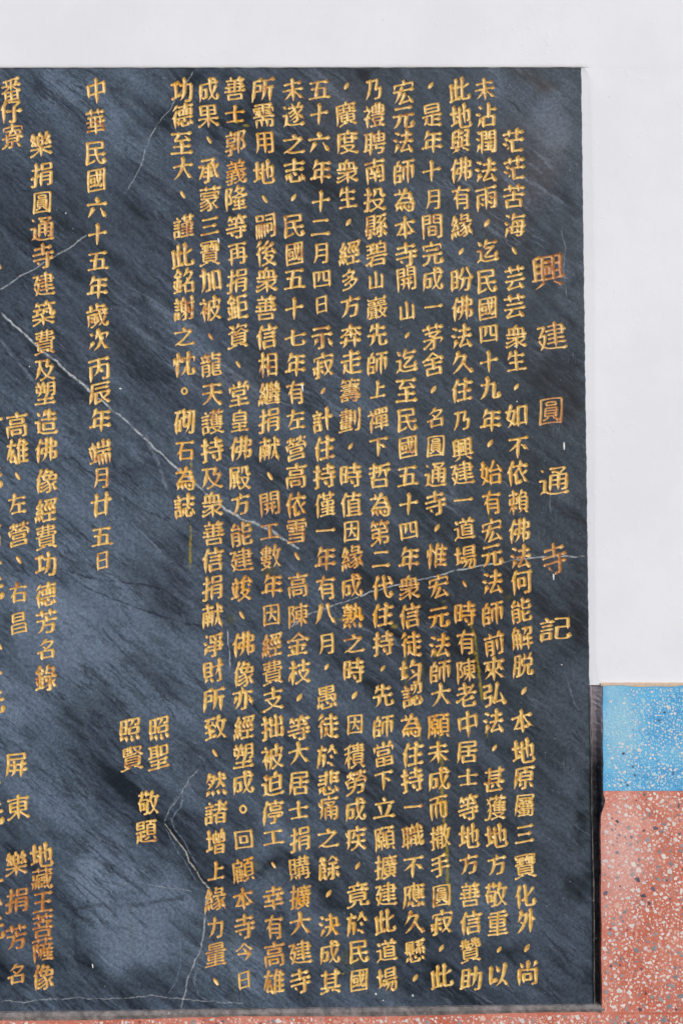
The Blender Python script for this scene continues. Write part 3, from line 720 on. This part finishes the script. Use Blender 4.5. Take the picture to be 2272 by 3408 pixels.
def dp(pts, tol):
    if len(pts) < 3: return pts
    A = np.array(pts); a, b = A[0], A[-1]; d = b - a; l = np.hypot(*d)
    r = np.hypot(*(A - a).T) if l < 1e-9 else np.abs(d[0] * (A[:, 1] - a[1]) - d[1] * (A[:, 0] - a[0])) / l
    k = int(r.argmax())
    if r[k] < tol: return [pts[0], pts[-1]]
    return dp(pts[:k + 1], tol)[:-1] + dp(pts[k:], tol)
def sample(sd, X, Y):
    u = np.clip((X - GLO) / GP, 0, GN - 1.001); v = np.clip((Y - GLO) / GP, 0, GN - 1.001)
    i = u.astype(int); j = v.astype(int); a = u - i; b = v - j
    return (sd[j, i] * (1 - a) + sd[j, i + 1] * a) * (1 - b) + (sd[j + 1, i] * (1 - a) + sd[j + 1, i + 1] * a) * b
GL = {}
for ch in uniq:
    sd = brush(ch, skel[real.index(ch[0])] if ch not in PUNCT else None)
    lps = []
    for lp in contours(sd):
        m = len(lp) // 2; s = dp(lp[:m + 1], .0042)[:-1] + dp(lp[m:] + [lp[0]], .0042)[:-1]
        lps.append(s if len(s) >= 3 else lp)
    V = [p for lp in lps for p in lp]; E = []; b = 0
    for lp in lps:
        n = len(lp); E += [(b + i, b + (i + 1) % n) for i in range(n)]; b += n
    nc = len(V)
    jj, ii = np.nonzero(sd[::2, ::2] < -.012); V += [(GLO + 2 * i * GP, GLO + 2 * j * GP) for i, j in zip(ii, jj)]
    r = delaunay_2d_cdt([Vector(p) for p in V], E, [], 0, 1e-6)
    vo = np.array([tuple(p) for p in r[0]]); tr = np.array(r[2])
    ce = vo[tr].mean(1); tr = tr[sample(sd, ce[:, 0], ce[:, 1]) < 0]
    dep = np.clip(-sample(sd, vo[:, 0], vo[:, 1]), 0, 1)
    for k, o in enumerate(r[3]):
        if any(i < nc for i in o): dep[k] = 0
    vv = np.array([p for lp in lps for p in lp]); mn, mx = vv.min(0), vv.max(0)
    GL[ch] = dict(sd=sd, loops=lps, v=vo, t=tr, dep=dep, c=(mn + mx) / 2, size=mx - mn, ink=float((sd < 0).mean()))
print('glyphs', round(time.time() - T0, 1), 'tris', sum(len(g['t']) for g in GL.values()) / len(GL))

tablet = empty('stone_tablet', P(800, 3366), 'dark blue-grey marble tablet carved with columns of gold-painted Chinese characters, set in the wall', 'tablet')
# transforms of every character: glyph space -> tablet face
TF = []
for ch, px, py, sx, sy, ti in place:
    g = GL[ch]; q = P(px, py)
    if ti: kx, ky = sx * S / g['size'][0], sy * S / g['size'][1]; kx, ky = kx, ky
    elif ch in PUNCT: kx = ky = EM * S * rnd.uniform(.9, 1.15)
    else:
        tall = 1.0 + .10 * min(1, max(0, (g['ink'] - .14) / .10))
        kx = EM * S * rnd.uniform(.87, .96); ky = EM * S * rnd.uniform(.90, .99) * tall
        fa, fb = FIT.get(ch, (.96, .98)); kx *= fa; ky *= fb
        ww, hh = g['size'][0] * kx / S, g['size'][1] * ky / S
        kx *= min(1, 86 / ww); ky *= min(1, 92 / hh)
        if sx: kx *= .5 + .5 * sx; ky *= sx
    ro = math.radians(rnd.uniform(-2.2, 2.2))
    TF.append((q.x, q.z, kx, ky, math.cos(ro), math.sin(ro)))
def to_face(g, tf, pts):
    x, z, kx, ky, c, s = tf; a = (pts[:, 0] - g['c'][0]) * kx; b = (pts[:, 1] - g['c'][1]) * ky
    return np.stack([x + a * c - b * s, z + a * s + b * c], 1)
def to_glyph(g, tf, pts):
    x, z, kx, ky, c, s = tf; dx, dz = pts[:, 0] - x, pts[:, 1] - z
    return (dx * c + dz * s) / kx + g['c'][0], (-dx * s + dz * c) / ky + g['c'][1]

# the slab, its face pierced along every stroke so that the letters are real grooves
V = []; E = []
border = [P(x, slab_bottom(x)) for x in lin(SL, 1973, 30)] + [P(slab_right(y), y) for y in lin(3330, 240, 30)] + [P(x, slab_top(x)) for x in lin(1932, SL, 30)]
V += [(p.x, p.z) for p in border]; nb = len(V); E += [(i, (i + 1) % nb) for i in range(nb)]
V += [tuple((p.x, p.z)) for x in range(SL + 15, 1920, 24) for y in range(240, 3340, 24) for p in (P(x + 12 * (y // 24 % 2), y),)]
for (ch, *_), tf in zip(place, TF):
    g = GL[ch]
    for lp in g['loops']:
        q = to_face(g, tf, np.array(lp)); b = len(V); n = len(q)
        V += [tuple(p) for p in q]; E += [(b + i, b + (i + 1) % n) for i in range(n)]
r = delaunay_2d_cdt([Vector(p) for p in V], E, [], 0, 1e-7)
vo = np.array([tuple(p) for p in r[0]]); tr = np.array(r[2]); ce = vo[tr].mean(1)
keep = np.ones(len(tr), bool)
for (ch, *_), tf in zip(place, TF):
    g = GL[ch]; R = .75 * max(tf[2], tf[3]) * 1.2
    k = np.nonzero((np.abs(ce[:, 0] - tf[0]) < R) & (np.abs(ce[:, 1] - tf[1]) < R))[0]
    if len(k):
        X, Y = to_glyph(g, tf, ce[k]); cut = sample(g['sd'], X, Y) < 0
        for n in range(3):
            X, Y = to_glyph(g, tf, vo[tr[k, n]]); cut &= sample(g['sd'], X, Y) < .02
        keep[k[cut]] = False
tr = tr[keep]
a, b, c = vo[tr[:, 0]], vo[tr[:, 1]], vo[tr[:, 2]]
ar = (b[:, 0] - a[:, 0]) * (c[:, 1] - a[:, 1]) - (b[:, 1] - a[:, 1]) * (c[:, 0] - a[:, 0])
tr[ar < 0] = tr[ar < 0][:, ::-1]; tr = tr[np.abs(ar) > 1e-14]
sv = [(x, 0.0, z) for x, z in vo]; sf = [tuple(int(i) for i in t) for t in tr]
bi = len(sv); sv += [(p.x, 0.0, p.z) for p in border] + [(p.x, .03, p.z) for p in border]
sf += [(bi + i, bi + nb + i, bi + nb + (i + 1) % nb, bi + (i + 1) % nb) for i in range(nb)] + [tuple(bi + nb + i for i in range(nb))]
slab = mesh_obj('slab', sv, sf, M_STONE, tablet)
from mathutils import noise as mnoise
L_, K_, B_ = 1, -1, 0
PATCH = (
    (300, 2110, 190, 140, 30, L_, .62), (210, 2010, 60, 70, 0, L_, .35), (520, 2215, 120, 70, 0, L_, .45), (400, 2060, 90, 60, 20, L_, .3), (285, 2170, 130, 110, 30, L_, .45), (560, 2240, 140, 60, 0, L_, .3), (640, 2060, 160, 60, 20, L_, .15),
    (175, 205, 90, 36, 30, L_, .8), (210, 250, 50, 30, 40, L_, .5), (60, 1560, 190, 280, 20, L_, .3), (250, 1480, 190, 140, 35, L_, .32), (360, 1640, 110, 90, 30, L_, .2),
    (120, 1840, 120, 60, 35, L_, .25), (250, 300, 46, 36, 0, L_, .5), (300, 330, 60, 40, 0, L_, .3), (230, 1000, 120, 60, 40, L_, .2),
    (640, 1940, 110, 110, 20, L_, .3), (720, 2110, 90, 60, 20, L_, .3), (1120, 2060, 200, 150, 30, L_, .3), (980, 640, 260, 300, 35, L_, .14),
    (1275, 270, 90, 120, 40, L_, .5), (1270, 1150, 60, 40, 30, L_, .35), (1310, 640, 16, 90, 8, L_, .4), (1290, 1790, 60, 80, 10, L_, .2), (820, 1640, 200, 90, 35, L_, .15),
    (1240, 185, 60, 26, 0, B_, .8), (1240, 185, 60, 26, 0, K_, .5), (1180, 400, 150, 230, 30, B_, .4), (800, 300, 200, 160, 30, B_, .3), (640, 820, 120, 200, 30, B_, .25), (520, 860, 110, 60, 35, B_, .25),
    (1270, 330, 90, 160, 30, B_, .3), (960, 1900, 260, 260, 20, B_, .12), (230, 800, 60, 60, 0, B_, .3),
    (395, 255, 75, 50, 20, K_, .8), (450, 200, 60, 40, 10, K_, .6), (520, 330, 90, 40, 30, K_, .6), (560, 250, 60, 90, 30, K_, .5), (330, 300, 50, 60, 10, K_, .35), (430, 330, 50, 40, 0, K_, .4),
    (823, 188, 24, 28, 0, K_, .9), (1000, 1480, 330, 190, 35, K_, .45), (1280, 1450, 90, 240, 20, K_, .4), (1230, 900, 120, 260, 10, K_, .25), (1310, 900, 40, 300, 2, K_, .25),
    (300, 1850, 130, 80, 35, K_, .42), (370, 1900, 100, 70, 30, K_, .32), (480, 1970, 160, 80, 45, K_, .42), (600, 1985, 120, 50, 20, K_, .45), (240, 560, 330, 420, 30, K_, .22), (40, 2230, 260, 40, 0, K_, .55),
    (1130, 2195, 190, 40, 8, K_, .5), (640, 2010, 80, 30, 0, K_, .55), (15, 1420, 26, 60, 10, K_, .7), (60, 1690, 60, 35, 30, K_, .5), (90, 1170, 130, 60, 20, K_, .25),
    (430, 1270, 60, 150, 5, K_, .45), (330, 1360, 190, 60, 20, K_, .35), (1350, 2010, 34, 430, 1, K_, .8), (1300, 1330, 60, 160, 5, K_, .3), (700, 2245, 520, 22, 0, K_, .4), (200, 2190, 70, 60, 40, K_, .4),  # long right-edge patch puts the terrazzo's shadow into the stone tone
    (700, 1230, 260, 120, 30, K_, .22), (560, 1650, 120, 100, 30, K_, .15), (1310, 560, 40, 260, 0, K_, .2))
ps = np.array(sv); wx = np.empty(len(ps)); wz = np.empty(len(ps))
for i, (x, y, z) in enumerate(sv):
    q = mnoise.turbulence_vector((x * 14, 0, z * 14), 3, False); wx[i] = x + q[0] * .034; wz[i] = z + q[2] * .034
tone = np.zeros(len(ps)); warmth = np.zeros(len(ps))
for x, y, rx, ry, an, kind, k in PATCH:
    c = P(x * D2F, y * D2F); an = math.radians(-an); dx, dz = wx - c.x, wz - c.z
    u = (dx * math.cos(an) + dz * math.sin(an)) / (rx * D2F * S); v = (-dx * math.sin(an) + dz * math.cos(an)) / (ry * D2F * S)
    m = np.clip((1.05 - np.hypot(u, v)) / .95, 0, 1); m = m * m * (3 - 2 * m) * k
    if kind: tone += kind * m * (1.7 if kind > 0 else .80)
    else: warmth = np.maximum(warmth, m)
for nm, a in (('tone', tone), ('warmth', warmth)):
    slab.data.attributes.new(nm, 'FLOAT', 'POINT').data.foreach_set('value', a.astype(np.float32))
print('slab', len(V), len(sf), round(time.time() - T0, 1))

# the grooves: one mesh for each kind of character, shared by its repeats
DEPTH = 0.80
def groove_mesh(ch):
    g = GL[ch]
    if 'me' not in g:
        me = bpy.data.meshes.new('carved_character'); t = g['t'].copy(); v = g['v']
        a, b, c = v[t[:, 0]], v[t[:, 1]], v[t[:, 2]]
        ar = (b[:, 0] - a[:, 0]) * (c[:, 1] - a[:, 1]) - (b[:, 1] - a[:, 1]) * (c[:, 0] - a[:, 0]); t[ar < 0] = t[ar < 0][:, ::-1]
        d = g['dep']; used = np.unique(t); mp = np.zeros(len(v), int); mp[used] = np.arange(len(used))
        me.from_pydata([(float(v[i, 0] - g['c'][0]), float(d[i] * DEPTH), float(v[i, 1] - g['c'][1])) for i in used], [], [tuple(int(mp[i]) for i in x) for x in t])
        at = me.attributes.new('groove', 'FLOAT', 'POINT'); at.data.foreach_set('value', np.clip(d[used] / .05, 0, 1).astype(np.float32))
        me.polygons.foreach_set('use_smooth', [True] * len(me.polygons)); me.materials.append(M_GOLD); me.update(); g['me'] = me
    return g['me']
def shown(i):
    ch, px, py, *_r = place[i]; tf = TF[i]; g = GL[ch]
    return (px > 0) * g['ink'] * tf[2] * tf[3]
order = sorted([i for i in range(len(place)) if not place[i][5] and place[i][0] not in PUNCT], key=lambda i: -shown(i))
single = set(order[:300]); rv = []; rf = []; rd = []
for i, (ch, px, py, sx, sy, ti) in enumerate(place):
    x, z, kx, ky, c, s = TF[i]; me = groove_mesh(ch)
    if i in single or ti or ch in PUNCT:
        o = bpy.data.objects.new('title_character' if ti else 'punctuation_mark' if ch in PUNCT else 'carved_character', me); C.objects.link(o)
        o.location = (x, 0, z); o.rotation_euler = (0, -math.atan2(s, c), 0); o.scale = (kx, (kx + ky) / 2, ky); attach(o, tablet)
    else:
        n = len(me.vertices); co = np.empty(n * 3); me.vertices.foreach_get('co', co); co = co.reshape(-1, 3); b = len(rv)
        X = co[:, 0] * kx; Z = co[:, 2] * ky
        rv += list(zip(x + X * c - Z * s, co[:, 1] * (kx + ky) / 2, z + X * s + Z * c)); rf += [tuple(b + k for k in p.vertices) for p in me.polygons]
        dv = np.empty(n, np.float32); me.attributes['groove'].data.foreach_get('value', dv); rd.append(dv)
o = mesh_obj('carved_characters', rv, rf, M_GOLD, tablet, smooth=True); o['kind'] = 'stuff'
at = o.data.attributes.new('groove', 'FLOAT', 'POINT'); at.data.foreach_set('value', np.concatenate(rd))

# splashes of wall paint on the stone
def drip(x0, y0, x1, y1, wd):
    a, b = P(x0, y0), P(x1, y1); d = (b - a); l = d.length; d.normalize(); n = Vector((-d.z, 0, d.x)); k = 9; v = []; f = []
    for i in range(k):
        t = i / (k - 1); q = a + d * l * t; r = wd * S * (.35 + .65 * math.sin(math.pi * min(1, .12 + .80 * t)) ** .8) * rnd.uniform(.85, 1.1)
        for u in (-1, -.55, 0, .55, 1): v.append(q + n * r * u + Vector((0, -.0004 * math.sqrt(max(0, 1 - u * u)) + .0001, 0)))
    for i in range(k - 1):
        for j in range(4): f.append((i * 5 + j, i * 5 + j + 1, i * 5 + j + 6, i * 5 + j + 5))
    mesh_obj('paint_drip', v, f, M_WHITE, tablet, smooth=True)
for q in ((1875, 1472, 1876, 1497, 3), (1840, 1910, 1841, 1930, 3), (1005, 1280, 1007, 1302, 3.5), (726, 793, 728, 808, 3), (397, 1293, 406, 1294, 2.5), (308, 3208, 310, 3222, 2.6), (1249, 3305, 1251, 3312, 3), (1371, 3310, 1374, 3317, 3), (1273, 3328, 1275, 3331, 2.5), (1711, 1150, 1713, 1156, 2.2), (1718, 1334, 1719, 1339, 2), (219, 708, 221, 712, 2.2), (1867, 2210, 1868, 2214, 2.2), (98, 1218, 100, 1222, 2.2)):
    drip(*q)
print('done', round(time.time() - T0, 1))
